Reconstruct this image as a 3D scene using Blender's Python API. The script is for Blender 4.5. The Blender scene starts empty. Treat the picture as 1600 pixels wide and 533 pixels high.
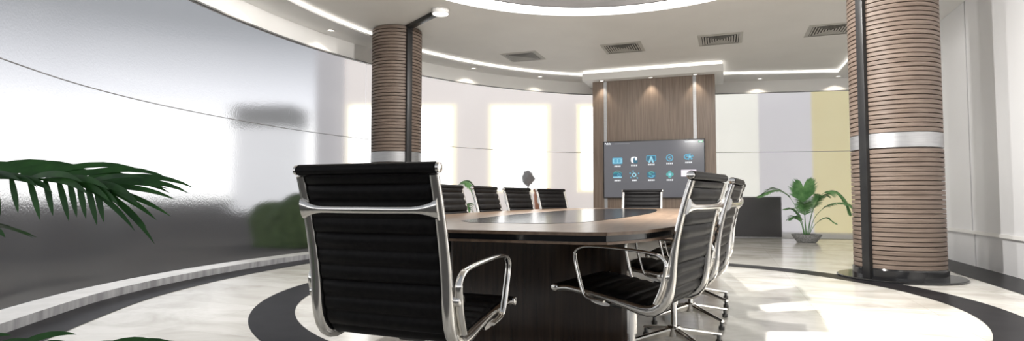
import bpy, bmesh, math, random
from mathutils import Vector, Matrix
random.seed(7)
PI = math.pi
sc = bpy.context.scene
COL = sc.collection

# ------------------------------------------------------------------ helpers
def catmull(pts, n=8, closed=False):
    P = [Vector(p) for p in pts]
    out = []
    N = len(P)
    rng = range(N if closed else N - 1)
    for i in rng:
        if closed:
            p0, p1, p2, p3 = P[(i-1) % N], P[i], P[(i+1) % N], P[(i+2) % N]
        else:
            p1, p2 = P[i], P[i+1]
            p0 = P[i-1] if i > 0 else p1*2 - p2
            p3 = P[i+2] if i + 2 < N else p2*2 - p1
        for k in range(n):
            t = k / n
            out.append(0.5*((2*p1) + (p2-p0)*t + (2*p0-5*p1+4*p2-p3)*t*t + (3*p1-p0-3*p2+p3)*t**3))
    if not closed:
        out.append(P[-1].copy())
    return out

def finish(name, bm, mat, parent=None, smooth=True, angle=40):
    bmesh.ops.recalc_face_normals(bm, faces=bm.faces)
    me = bpy.data.meshes.new(name)
    bm.to_mesh(me); bm.free()
    if smooth:
        for p in me.polygons: p.use_smooth = True
        try: me.set_sharp_from_angle(angle=math.radians(angle))
        except Exception: pass
    if isinstance(mat, (list, tuple)):
        for m in mat: me.materials.append(m)
    else:
        me.materials.append(mat)
    o = bpy.data.objects.new(name, me)
    COL.objects.link(o)
    if parent: o.parent = parent
    return o

def tag(o, label=None, cat=None, group=None, kind=None):
    if label: o['label'] = label
    if cat: o['category'] = cat
    if group: o['group'] = group
    if kind: o['kind'] = kind
    return o

def empty(name, loc, rz, label, cat, group=None):
    o = bpy.data.objects.new(name, None); COL.objects.link(o)
    o.empty_display_size = .1
    o.location = loc; o.rotation_euler = (0, 0, rz)
    return tag(o, label, cat, group)

def copy_tree(o, parent=None):
    c = o.copy(); COL.objects.link(c); c.parent = parent
    for ch in list(o.children): copy_tree(ch, c)
    return c

def box(bm, x0, x1, y0, y1, z0, z1, bev=0.0, mi=0):
    vs = [bm.verts.new((x, y, z)) for x in (x0, x1) for y in (y0, y1) for z in (z0, z1)]
    idx = [(0,1,3,2),(4,6,7,5),(0,4,5,1),(2,3,7,6),(0,2,6,4),(1,5,7,3)]
    fs = [bm.faces.new([vs[i] for i in f]) for f in idx]
    for f in fs: f.material_index = mi
    if bev > 0:
        es = list({e for f in fs for e in f.edges})
        bmesh.ops.bevel(bm, geom=es, offset=bev, segments=2, affect='EDGES', profile=.6)
    return fs

def ring_faces(bm, rings, close_ring=True, cap=True):
    for a, b in zip(rings[:-1], rings[1:]):
        n = len(a)
        for i in range(n if close_ring else n-1):
            j = (i+1) % n
            bm.faces.new((a[i], a[j], b[j], b[i]))
    if cap and close_ring:
        bm.faces.new(rings[0][::-1]); bm.faces.new(rings[-1])

def tube(bm, pts, r, seg=10, cap=True):
    P = [Vector(p) for p in pts]
    rr = r if isinstance(r, (list, tuple)) else [r]*len(P)
    rings = []
    up = Vector((0, 0, 1))
    prev = None
    for i, p in enumerate(P):
        t = (P[min(i+1, len(P)-1)] - P[max(i-1, 0)]).normalized()
        if prev is None:
            a = t.cross(up)
            if a.length < 1e-3: a = t.cross(Vector((1, 0, 0)))
            a.normalize()
        else:
            a = (prev - t*prev.dot(t))
            if a.length < 1e-5: a = t.orthogonal()
            a.normalize()
        prev = a
        b = t.cross(a)
        rings.append([bm.verts.new(p + (a*math.cos(2*PI*k/seg) + b*math.sin(2*PI*k/seg))*rr[i]) for k in range(seg)])
    ring_faces(bm, rings, True, cap)

def lathe(bm, prof, seg=32, c=(0, 0, 0), cap=True):
    rings = []
    for r, z in prof:
        rings.append([bm.verts.new((c[0]+r*math.cos(2*PI*k/seg), c[1]+r*math.sin(2*PI*k/seg), c[2]+z)) for k in range(seg)])
    ring_faces(bm, rings, True, cap)

def strap(bm, path, xc, wd, th, bev=.3):
    """bar following (y,z) path; xc centre x, wd width in x, th thickness along the path normal"""
    n = len(path)
    f = lambda v, i: v[i] if isinstance(v, (list, tuple)) else v
    rings = []
    for i in range(n):
        a = Vector(path[max(i-1, 0)]); b = Vector(path[min(i+1, n-1)])
        t = (b-a).normalized(); nr = Vector((-t.y, t.x))
        p = Vector(path[i]); w = f(wd, i)/2; h = f(th, i)/2; x = f(xc, i)
        c = bev*min(w, h)*2*.5
        sec = [(-w+c, -h), (w-c, -h), (w, -h+c), (w, h-c), (w-c, h), (-w+c, h), (-w, h-c), (-w, -h+c)]
        rings.append([bm.verts.new((x+sx, p.x+nr.x*sy, p.y+nr.y*sy)) for sx, sy in sec])
    ring_faces(bm, rings)

def poly(bm, pts, z0, z1=None):
    """prism or flat polygon from a 2-D outline"""
    a = [bm.verts.new((p[0], p[1], z0)) for p in pts]
    if z1 is None:
        bm.faces.new(a); return
    b = [bm.verts.new((p[0], p[1], z1)) for p in pts]
    n = len(pts)
    for i in range(n):
        j = (i+1) % n
        bm.faces.new((a[i], a[j], b[j], b[i]))
    bm.faces.new(a[::-1]); bm.faces.new(b)

def curtain(bm, pts, z0, z1, thick=0.0, side=1):
    """vertical wall along a plan curve, thickness to one side"""
    P = [Vector((p[0], p[1])) for p in pts]
    n = len(P)
    off = []
    for i in range(n):
        t = (P[min(i+1, n-1)] - P[max(i-1, 0)]).normalized()
        off.append(P[i] + Vector((-t.y, t.x))*thick*side)
    rings = []
    for p, q in zip(P, off):
        rings.append([bm.verts.new((p.x, p.y, z0)), bm.verts.new((q.x, q.y, z0)), bm.verts.new((q.x, q.y, z1)), bm.verts.new((p.x, p.y, z1))])
    ring_faces(bm, rings)

def offset_curve(pts, d):
    P = [Vector((p[0], p[1])) for p in pts]; n = len(P); out = []
    for i in range(n):
        t = (P[min(i+1, n-1)] - P[max(i-1, 0)]).normalized()
        out.append(P[i] + Vector((-t.y, t.x))*d)
    return out

def strip_flat(bm, a, b, z):
    va = [bm.verts.new((p[0], p[1], z)) for p in a]; vb = [bm.verts.new((p[0], p[1], z)) for p in b]
    for i in range(len(va)-1): bm.faces.new((va[i], va[i+1], vb[i+1], vb[i]))

def annulus(bm, c, r0, r1, z, seg=128, z1=None):
    if z1 is None:
        a = [(c[0]+r0*math.cos(2*PI*k/seg), c[1]+r0*math.sin(2*PI*k/seg)) for k in range(seg+1)]
        b = [(c[0]+r1*math.cos(2*PI*k/seg), c[1]+r1*math.sin(2*PI*k/seg)) for k in range(seg+1)]
        strip_flat(bm, a, b, z)
    else:
        prof = [(r0, z), (r1, z), (r1, z1), (r0, z1)]
        rings = [[bm.verts.new((c[0]+r*math.cos(2*PI*k/seg), c[1]+r*math.sin(2*PI*k/seg), zz)) for k in range(seg)] for r, zz in prof]
        for i in range(4):
            A, B = rings[i], rings[(i+1) % 4]
            for k in range(seg):
                j = (k+1) % seg
                bm.faces.new((A[k], A[j], B[j], B[k]))

# ------------------------------------------------------------------ materials
def mat(name, color=(.8, .8, .8), rough=.5, metal=0.0, spec=.5, emit=None, es=0.0, coat=0.0):
    m = bpy.data.materials.new(name); m.use_nodes = True
    b = m.node_tree.nodes['Principled BSDF']
    b.inputs['Base Color'].default_value = (*color, 1)
    b.inputs['Roughness'].default_value = rough
    b.inputs['Metallic'].default_value = metal
    b.inputs['Specular IOR Level'].default_value = spec
    b.inputs['Coat Weight'].default_value = coat
    b.inputs['Coat Roughness'].default_value = .05
    if emit:
        b.inputs['Emission Color'].default_value = (*emit, 1)
        b.inputs['Emission Strength'].default_value = es
    return m

def noise_col(m, c1, c2, scale=(1, 1, 1), ns=5.0, detail=4.0, lo=.35, hi=.65, bump=0.0, bscale=None, distort=0.0):
    nt = m.node_tree; b = nt.nodes['Principled BSDF']
    tc = nt.nodes.new('ShaderNodeTexCoord'); mp = nt.nodes.new('ShaderNodeMapping')
    mp.inputs['Scale'].default_value = scale
    nz = nt.nodes.new('ShaderNodeTexNoise'); nz.inputs['Scale'].default_value = ns; nz.inputs['Detail'].default_value = detail
    nz.inputs['Distortion'].default_value = distort
    rp = nt.nodes.new('ShaderNodeValToRGB')
    rp.color_ramp.elements[0].position = lo; rp.color_ramp.elements[1].position = hi
    rp.color_ramp.elements[0].color = (*c1, 1); rp.color_ramp.elements[1].color = (*c2, 1)
    nt.links.new(tc.outputs['Object'], mp.inputs['Vector']); nt.links.new(mp.outputs['Vector'], nz.inputs['Vector'])
    nt.links.new(nz.outputs['Fac'], rp.inputs['Fac']); nt.links.new(rp.outputs['Color'], b.inputs['Base Color'])
    if bump:
        bp = nt.nodes.new('ShaderNodeBump'); bp.inputs['Strength'].default_value = bump; bp.inputs['Distance'].default_value = .01
        src = nz
        if bscale:
            src = nt.nodes.new('ShaderNodeTexNoise'); src.inputs['Scale'].default_value = bscale
            nt.links.new(tc.outputs['Object'], src.inputs['Vector'])
        nt.links.new(src.outputs['Fac'], bp.inputs['Height']); nt.links.new(bp.outputs['Normal'], b.inputs['Normal'])
    return m

M = {}
M['leather'] = noise_col(mat('black_leather', rough=.45, spec=.16), (.005, .0045, .005), (.009, .008, .008), ns=60, bump=.10, bscale=350)
M['chrome'] = noise_col(mat('polished_aluminium', rough=.16, metal=1), (.90, .88, .84), (.96, .94, .91), ns=3)
M['dark_metal'] = noise_col(mat('dark_mechanism_metal', rough=.35, metal=1), (.12, .12, .12), (.2, .2, .2), ns=8)
M['table_wood'] = noise_col(mat('table_top_wood', rough=.28, spec=.4), (.16, .103, .066), (.25, .172, .116), scale=(14, .8, 14), ns=3, detail=6, distort=.4)
M['dark_wood'] = noise_col(mat('dark_walnut', rough=.18, spec=.5), (.020, .011, .006), (.045, .027, .016), scale=(14, 14, .7), ns=3, detail=6, distort=.3)
M['panel_wood'] = noise_col(mat('feature_wall_wood', rough=.38, spec=.4), (.190, .138, .104), (.265, .202, .158), scale=(16, 16, .6), ns=2.5, detail=7, distort=.5)
M['slat_wood'] = noise_col(mat('slat_wood', rough=.5, spec=.3), (.125, .092, .072), (.190, .145, .117), scale=(2, 2, 30), ns=2, detail=6)
M['slat_dark'] = noise_col(mat('slat_shadow_core', rough=.7), (.012, .008, .006), (.02, .014, .01), ns=4)
M['black_gloss'] = noise_col(mat('black_gloss', rough=.12, spec=.5), (.010, .010, .011), (.016, .016, .017), ns=2)
M['black_glass'] = noise_col(mat('black_table_glass', rough=.16, spec=.14), (.006, .006, .007), (.010, .010, .011), ns=2)
M['black_stone'] = noise_col(mat('black_floor_stone', rough=.3, spec=.03), (.011, .0105, .012), (.019, .018, .020), ns=6)
M['black_satin'] = noise_col(mat('black_satin_metal', rough=.35, spec=.4), (.012, .012, .013), (.018, .018, .018), ns=5)
M['white_paint'] = noise_col(mat('white_ceiling_paint', rough=.55), (.84, .815, .775), (.87, .845, .805), ns=1.5)
M['soffit_paint'] = noise_col(mat('white_soffit_paint', rough=.45), (.90, .89, .87), (.93, .92, .90), ns=1.5)
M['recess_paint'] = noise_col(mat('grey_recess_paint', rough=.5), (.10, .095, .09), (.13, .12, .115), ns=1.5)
M['white_gloss'] = noise_col(mat('white_gloss_panel', rough=.38, spec=.18), (.80, .80, .81), (.84, .84, .85), ns=.8)
M['trim_grey'] = noise_col(mat('grey_metal_trim', rough=.35, metal=.6), (.30, .30, .30), (.38, .38, .38), ns=5)
M['joint_dark'] = noise_col(mat('dark_joint', rough=.6), (.14, .14, .14), (.2, .2, .2), ns=5)
M['steel'] = noise_col(mat('brushed_steel_band', rough=.42, metal=.75), (.33, .33, .335), (.42, .42, .425), scale=(2, 2, 60), ns=3)
M['vent_frame'] = noise_col(mat('vent_frame_metal', rough=.5), (.48, .46, .42), (.54, .52, .48), ns=4)
M['vent_dark'] = noise_col(mat('vent_shadow', rough=.8), (.03, .027, .024), (.05, .045, .04), ns=4)
M['curb_top'] = noise_col(mat('pale_stone_ledge', rough=.25), (.70, .69, .67), (.80, .79, .77), ns=4, detail=8)
M['curb_face'] = noise_col(mat('grey_streaked_stone', rough=.4), (.24, .24, .25), (.42, .42, .43), scale=(3, 3, .6), ns=4, detail=8)
M['leaf'] = noise_col(mat('palm_leaf', rough=.38, spec=.4), (.012, .060, .010), (.035, .135, .022), ns=9)
M['leaf_pale'] = noise_col(mat('palm_leaf_pale', rough=.45, spec=.4), (.07, .19, .06), (.17, .34, .13), ns=9)
M['stem'] = noise_col(mat('palm_stem', rough=.5), (.10, .16, .05), (.16, .24, .08), ns=9)
M['pot'] = noise_col(mat('grey_speckled_stone_pot', rough=.55), (.16, .16, .16), (.36, .36, .36), ns=40, detail=6)
M['soil'] = noise_col(mat('soil', rough=.9), (.02, .014, .01), (.05, .035, .025), ns=30, bump=.4)
M['cove'] = mat('cove_light', (.9, .9, .88), emit=(1, .975, .93), es=1.5)
M['ring'] = mat('ring_light_diffuser', (.9, .9, .88), emit=(1, .985, .96), es=1.9)
M['lamp'] = mat('lamp_diffuser', (.9, .9, .88), emit=(1, .96, .9), es=1.7)
M['lamp_body'] = noise_col(mat('lamp_body_white', rough=.4), (.6, .59, .57), (.65, .64, .62), ns=4)
M['tv_frame'] = noise_col(mat('tv_bezel', rough=.3), (.02, .02, .022), (.03, .03, .032), ns=5)

def floor_mat():
    m = mat('travertine_floor', rough=.16, spec=.45)
    nt = m.node_tree; b = nt.nodes['Principled BSDF']; L = nt.links
    tc = nt.nodes.new('ShaderNodeTexCoord')
    br = nt.nodes.new('ShaderNodeTexBrick')
    br.inputs['Scale'].default_value = 1.0
    br.inputs['Brick Width'].default_value = .8; br.inputs['Row Height'].default_value = .8
    br.inputs['Mortar Size'].default_value = .002; br.inputs['Mortar Smooth'].default_value = .3
    br.offset = 0.0
    br.inputs['Color1'].default_value = (.70, .68, .63, 1); br.inputs['Color2'].default_value = (.78, .765, .72, 1)
    br.inputs['Mortar'].default_value = (.55, .52, .47, 1)
    mp = nt.nodes.new('ShaderNodeMapping'); mp.inputs['Rotation'].default_value = (0, 0, .25); mp.inputs['Scale'].default_value = (1, 1.7, 1)
    nz = nt.nodes.new('ShaderNodeTexNoise'); nz.inputs['Scale'].default_value = 1.3; nz.inputs['Detail'].default_value = 9; nz.inputs['Distortion'].default_value = .8
    nz.inputs['Roughness'].default_value = .62
    rp = nt.nodes.new('ShaderNodeValToRGB')
    rp.color_ramp.elements[0].position = .36; rp.color_ramp.elements[0].color = (.60, .575, .53, 1)
    rp.color_ramp.elements[1].position = .6; rp.color_ramp.elements[1].color = (1, 1, 1, 1)
    mx = nt.nodes.new('ShaderNodeMix'); mx.data_type = 'RGBA'; mx.blend_type = 'MULTIPLY'; mx.inputs['Factor'].default_value = .75
    L.new(tc.outputs['Object'], br.inputs['Vector']); L.new(tc.outputs['Object'], mp.inputs['Vector']); L.new(mp.outputs['Vector'], nz.inputs['Vector'])
    L.new(nz.outputs['Fac'], rp.inputs['Fac']); L.new(br.outputs['Color'], mx.inputs[6]); L.new(rp.outputs['Color'], mx.inputs[7])
    L.new(mx.outputs[2], b.inputs['Base Color'])
    return m
M['floor'] = floor_mat()

def glass_mat(name, rough, tint):
    m = bpy.data.materials.new(name); m.use_nodes = True
    nt = m.node_tree; b = nt.nodes['Principled BSDF']; L = nt.links
    b.inputs['Base Color'].default_value = (*tint, 1)
    b.inputs['Transmission Weight'].default_value = 1.0
    b.inputs['Roughness'].default_value = rough
    b.inputs['IOR'].default_value = 1.3
    b.inputs['Specular IOR Level'].default_value = .3
    tc = nt.nodes.new('ShaderNodeTexCoord'); nz = nt.nodes.new('ShaderNodeTexNoise')
    nz.inputs['Scale'].default_value = 55; nz.inputs['Detail'].default_value = 2
    bp = nt.nodes.new('ShaderNodeBump'); bp.inputs['Strength'].default_value = .10; bp.inputs['Distance'].default_value = .004
    L.new(tc.outputs['Object'], nz.inputs['Vector']); L.new(nz.outputs['Fac'], bp.inputs['Height']); L.new(bp.outputs['Normal'], b.inputs['Normal'])
    return m
M['frost'] = glass_mat('frosted_glass', .10, (.985, .985, .985))

# ------------------------------------------------------------------ room geometry (plan in metres, z up)
ZC, ZS, ZG, ZJ = 3.36, 3.29, 3.03, 1.79     # ceiling, soffit, top of glass, joint in the glass
wall_pts = [(-2.3, -4.5), (-2.95, -3.75), (-3.7, -2.62), (-4.16, -1.75), (-4.47, -.7), (-4.62, .5), (-4.62, 1.6), (-4.45, 2.75), (-4.12, 3.85),
            (-3.68, 4.72), (-2.98, 5.7), (-2.0, 6.62), (-1.0, 7.2), (0.0, 7.5), (.9, 7.7)]
WALL = [Vector((p.x, p.y)) for p in catmull([(*p, 0) for p in wall_pts], 8)]
BACK = [Vector((.9, 7.7)), Vector((2.4, 7.99)), Vector((3.84, 8.22))]
FULL = WALL + BACK[1:]
RU = 3.84

def closed_plan(extra=0.0):
    return [(p.x, p.y) for p in FULL] + [(RU, -4.5)]

bm = bmesh.new(); poly(bm, closed_plan(), -.06, 0)
tag(finish('floor', bm, M['floor'], smooth=False), kind='structure')

# black inlays in the floor
bm = bmesh.new(); annulus(bm, (0, 0), 2.625, 2.93, .003, 160)
tag(finish('trim_1', bm, M['black_stone'], smooth=False), kind='structure')
inner = offset_curve(WALL, -.27); band = offset_curve(WALL, -.62)
bm = bmesh.new(); strip_flat(bm, inner, band, .003); strip_flat(bm, BACK, offset_curve(BACK, -.10), .0032)
strip_flat(bm, [(RU-.45, -4.4), (RU-.45, 7.8)], [(RU, -4.4), (RU, 8.1)], .0035)
tag(finish('trim_2', bm, M['black_stone'], smooth=False), kind='structure')

# stone ledge along the glass
bm = bmesh.new(); LEDGE = WALL
inn = offset_curve(LEDGE, -.28)
va = [[bm.verts.new((p.x, p.y, 0)), bm.verts.new((p.x, p.y, .07)), bm.verts.new((q.x, q.y, .07)), bm.verts.new((q.x, q.y, 0))] for p, q in zip(LEDGE, inn)]
for a, b in zip(va[:-1], va[1:]):
    f = bm.faces.new((a[1], b[1], b[2], a[2])); f.material_index = 0
    f = bm.faces.new((a[2], b[2], b[3], a[3])); f.material_index = 1
tag(finish('baseboard_left', bm, [M['curb_top'], M['curb_face']], angle=30), kind='structure')

# frosted glass panes (two courses)
n_w = 1
half = len(WALL)//2
segs = [('left', WALL[:half+1]), ('back', WALL[half:]), ('right', BACK)]
for nm, pts in segs:
    for z0, z1 in ((.07, ZJ-.004), (ZJ+.004, ZG)):
        bm = bmesh.new(); curtain(bm, pts, z0 if nm != 'right' or z0 > .1 else .004, z1, .012, 1)
        tag(finish('window_%d' % n_w, bm, M['frost']), kind='structure'); n_w += 1
bm = bmesh.new(); curtain(bm, FULL, ZJ-.004, ZJ+.004, .012, 1)
tag(finish('trim_3', bm, M['joint_dark']), kind='structure')
bm = bmesh.new(); curtain(bm, offset_curve(FULL, -.012), ZG-.008, ZG+.012, .03, 1)
tag(finish('trim_4', bm, M['trim_grey']), kind='structure')
bm = bmesh.new(); curtain(bm, WALL, ZG+.012, ZC+.05, .1, 1)
tag(finish('wall_left', bm, M['soffit_paint']), kind='structure')
bm = bmesh.new(); curtain(bm, BACK, ZG+.012, ZC+.05, .1, 1)
tag(finish('wall_back', bm, M['soffit_paint']), kind='structure')

# right wall: white gloss panels, a low ledge, a dark vertical joint
bm = bmesh.new()
for w0, w1 in ((-4.5, 3.42), (3.455, 8.2)):
    box(bm, RU, RU+.1, w0, w1, .44, ZC+.05)
    box(bm, RU+.02, RU+.1, w0, w1, 0, .40)
tag(finish('wall_right', bm, M['white_gloss'], smooth=False), kind='structure')
bm = bmesh.new(); box(bm, RU+.03, RU+.1, 3.42, 3.455, 0, ZC+.05)
tag(finish('trim_5', bm, M['trim_grey'], smooth=False), kind='structure')
bm = bmesh.new(); box(bm, RU-.025, RU+.1, -4.5, 8.2, .40, .44)
tag(finish('trim_6', bm, M['soffit_paint'], smooth=False), kind='structure')

# ceiling with a round recess
RO, RI = 2.62, 2.26
bm = bmesh.new()
outer = [bm.verts.new((p[0], p[1], ZC)) for p in closed_plan()]
hole = [bm.verts.new((RI*math.cos(2*PI*k/128), RI*math.sin(2*PI*k/128), ZC)) for k in range(128)]
es = [bm.edges.new((l[i], l[(i+1) % len(l)])) for l in (outer, hole) for i in range(len(l))]
bmesh.ops.triangle_fill(bm, edges=es, use_beauty=True)
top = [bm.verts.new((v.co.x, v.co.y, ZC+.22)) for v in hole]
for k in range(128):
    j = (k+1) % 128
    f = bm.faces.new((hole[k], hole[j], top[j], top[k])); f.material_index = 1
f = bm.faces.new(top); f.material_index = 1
tag(finish('ceiling', bm, [M['white_paint'], M['recess_paint']], smooth=False), kind='structure')

rl = empty('ring_light', (0, 0, ZC), 0, 'large white glowing ring light around the round ceiling recess', 'ceiling light')
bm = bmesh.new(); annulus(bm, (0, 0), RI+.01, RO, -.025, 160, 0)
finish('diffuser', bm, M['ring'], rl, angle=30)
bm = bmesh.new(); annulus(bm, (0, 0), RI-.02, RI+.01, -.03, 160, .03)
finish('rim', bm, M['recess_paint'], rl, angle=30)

# perimeter soffit with cove lighting
sof_pts = [(-1.9, -4.1), (-2.5, -3.4), (-3.2, -2.3), (-3.66, -1.4), (-3.95, -.4), (-4.08, .6), (-4.09, 1.4), (-4.0, 2.35), (-3.8, 3.4), (-3.26, 4.55), (-2.5, 5.55), (-1.65, 6.2), (-.6, 6.62), (.4, 6.9), (1.03, 7.05), (2.1, 7.33), (3.14, 7.56)]
SOF = [Vector((p.x, p.y)) for p in catmull([(*p, 0) for p in sof_pts], 8)]
sof_in = SOF + [Vector((3.14, -4.3))]
bm = bmesh.new()
ov = [bm.verts.new((p[0], p[1], ZS)) for p in closed_plan()]
iv = [bm.verts.new((p.x, p.y, ZS)) for p in sof_in]
loop = ov + iv[::-1]
es = [bm.edges.new((loop[i], loop[(i+1) % len(loop)])) for i in range(len(loop))]
bmesh.ops.triangle_fill(bm, edges=es, use_beauty=True)
up = [bm.verts.new((p.x, p.y, ZC-.045)) for p in sof_in]
for i in range(len(iv)-1): bm.faces.new((iv[i], iv[i+1], up[i+1], up[i]))
tag(finish('ceiling_soffit', bm, M['soffit_paint'], smooth=False), kind='structure')
bm = bmesh.new(); curtain(bm, offset_curve(sof_in, .006), ZC-.05, ZC-.002, .012, 1)
tag(finish('cove_light_strip', bm, M['cove']), 'long glowing cove light strip following the curved ceiling edge', 'cove light')

# ------------------------------------------------------------------ feature wall, bulkhead, television
PW, PU0, PU1 = 6.2, -1.455, .862
fw = empty('feature_wall', (0, 0, 0), 0, 'tall brown wood feature wall panel behind the screen', 'wall panel')
bm = bmesh.new(); box(bm, PU0, PU1, PW, PW+1.0, 0, 3.16)
finish('wood_panel', bm, M['panel_wood'], fw, smooth=False)
for u in (-1.2, .5):
    bm = bmesh.new(); box(bm, u-.03, u+.03, PW-.012, PW, 0, 3.155)
    tag(finish('steel_strip', bm, M['steel'], fw, smooth=False), 'vertical brushed steel strip')
bk = empty('ceiling_bulkhead', (0, 0, 0), 0, 'white dropped bulkhead box above the wood feature wall', 'bulkhead')
bm = bmesh.new(); box(bm, -1.62, 1.02, 5.98, 7.3, 3.16, 3.30, .012)
finish('body', bm, M['soffit_paint'], bk)
bm = bmesh.new(); box(bm, -1.60, 1.0, 6.03, 7.2, 3.30, ZC-.003)
tag(finish('cove_strip', bm, M['cove'], bk, smooth=False), 'glowing strip on top of the bulkhead')

TU0, TU1, TZ0, TZ1 = -1.235, .672, .83, 1.945
tv = empty('wall_television', ((TU0+TU1)/2, PW-.012, TZ0), 0, 'large flat wall screen showing rows of blue icons', 'television')
TW, TH = TU1-TU0, TZ1-TZ0
bm = bmesh.new(); box(bm, -TW/2, TW/2, -.06, 0, 0, TH, .006)
finish('bezel', bm, M['tv_frame'], tv)
scr = mat('tv_screen', (.02, .02, .022), rough=.15, emit=(.105, .105, .118), es=1.0)
_nt = scr.node_tree; _tc = _nt.nodes.new('ShaderNodeTexCoord'); _nz = _nt.nodes.new('ShaderNodeTexNoise'); _nz.inputs['Scale'].default_value = 1.2
_rp = _nt.nodes.new('ShaderNodeValToRGB'); _rp.color_ramp.elements[0].color = (.085, .085, .092, 1); _rp.color_ramp.elements[1].color = (.120, .118, .135, 1)
_nt.links.new(_tc.outputs['Object'], _nz.inputs['Vector']); _nt.links.new(_nz.outputs['Fac'], _rp.inputs['Fac']); _nt.links.new(_rp.outputs['Color'], _nt.nodes['Principled BSDF'].inputs['Emission Color'])
bm = bmesh.new(); box(bm, -TW/2+.018, TW/2-.018, -.0625, -.058, .018, TH-.018)
screen = finish('screen', bm, scr, tv, smooth=False)
em = lambda n, c, s=1.0: mat(n, (.01, .01, .01), emit=c, es=s)
I_CY = em('icon_cyan', (.10, .36, .52)); I_LT = em('icon_light_cyan', (.30, .62, .75)); I_WH = em('icon_white', (.9, .92, .95))
I_TE = em('icon_teal', (.09, .38, .37)); I_DK = em('icon_dark_blue', (.03, .13, .20)); I_PK = em('icon_pink_white', (.95, .85, .95)); I_GR = em('icon_green', (.1, .55, .25))
YS = -.0635
def flat(bm, pts, mi=0, y=YS):
    f = bm.faces.new([bm.verts.new((p[0], y, p[1])) for p in pts]); f.material_index = mi
def rrect(cx, cz, w, h, r=.012, n=4):
    out = []
    for qx, qz, a0 in ((1, 1, 0), (-1, 1, 90), (-1, -1, 180), (1, -1, 270)):
        for k in range(n+1):
            a = math.radians(a0 + 90*k/n)
            out.append((cx+qx*(w/2-r)+r*math.cos(a), cz+qz*(h/2-r)+r*math.sin(a)))
    return out
def disc(cx, cz, r, n=20, sx=1.0): return [(cx+sx*r*math.cos(2*PI*k/n), cz+r*math.sin(2*PI*k/n)) for k in range(n)]
def arc(bm, cx, cz, r0, r1, a0, a1, mi, n=16, y=YS):
    A = [math.radians(a0+(a1-a0)*k/n) for k in range(n+1)]
    for a, b in zip(A[:-1], A[1:]):
        flat(bm, [(cx+r0*math.cos(a), cz+r0*math.sin(a)), (cx+r1*math.cos(a), cz+r1*math.sin(a)), (cx+r1*math.cos(b), cz+r1*math.sin(b)), (cx+r0*math.cos(b), cz+r0*math.sin(b))], mi, y)
cols = [.145, .315, .485, .665, .845]
rows = [.655, .405]
MI = [I_CY, I_LT, I_WH, I_TE, I_DK, I_PK]
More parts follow.
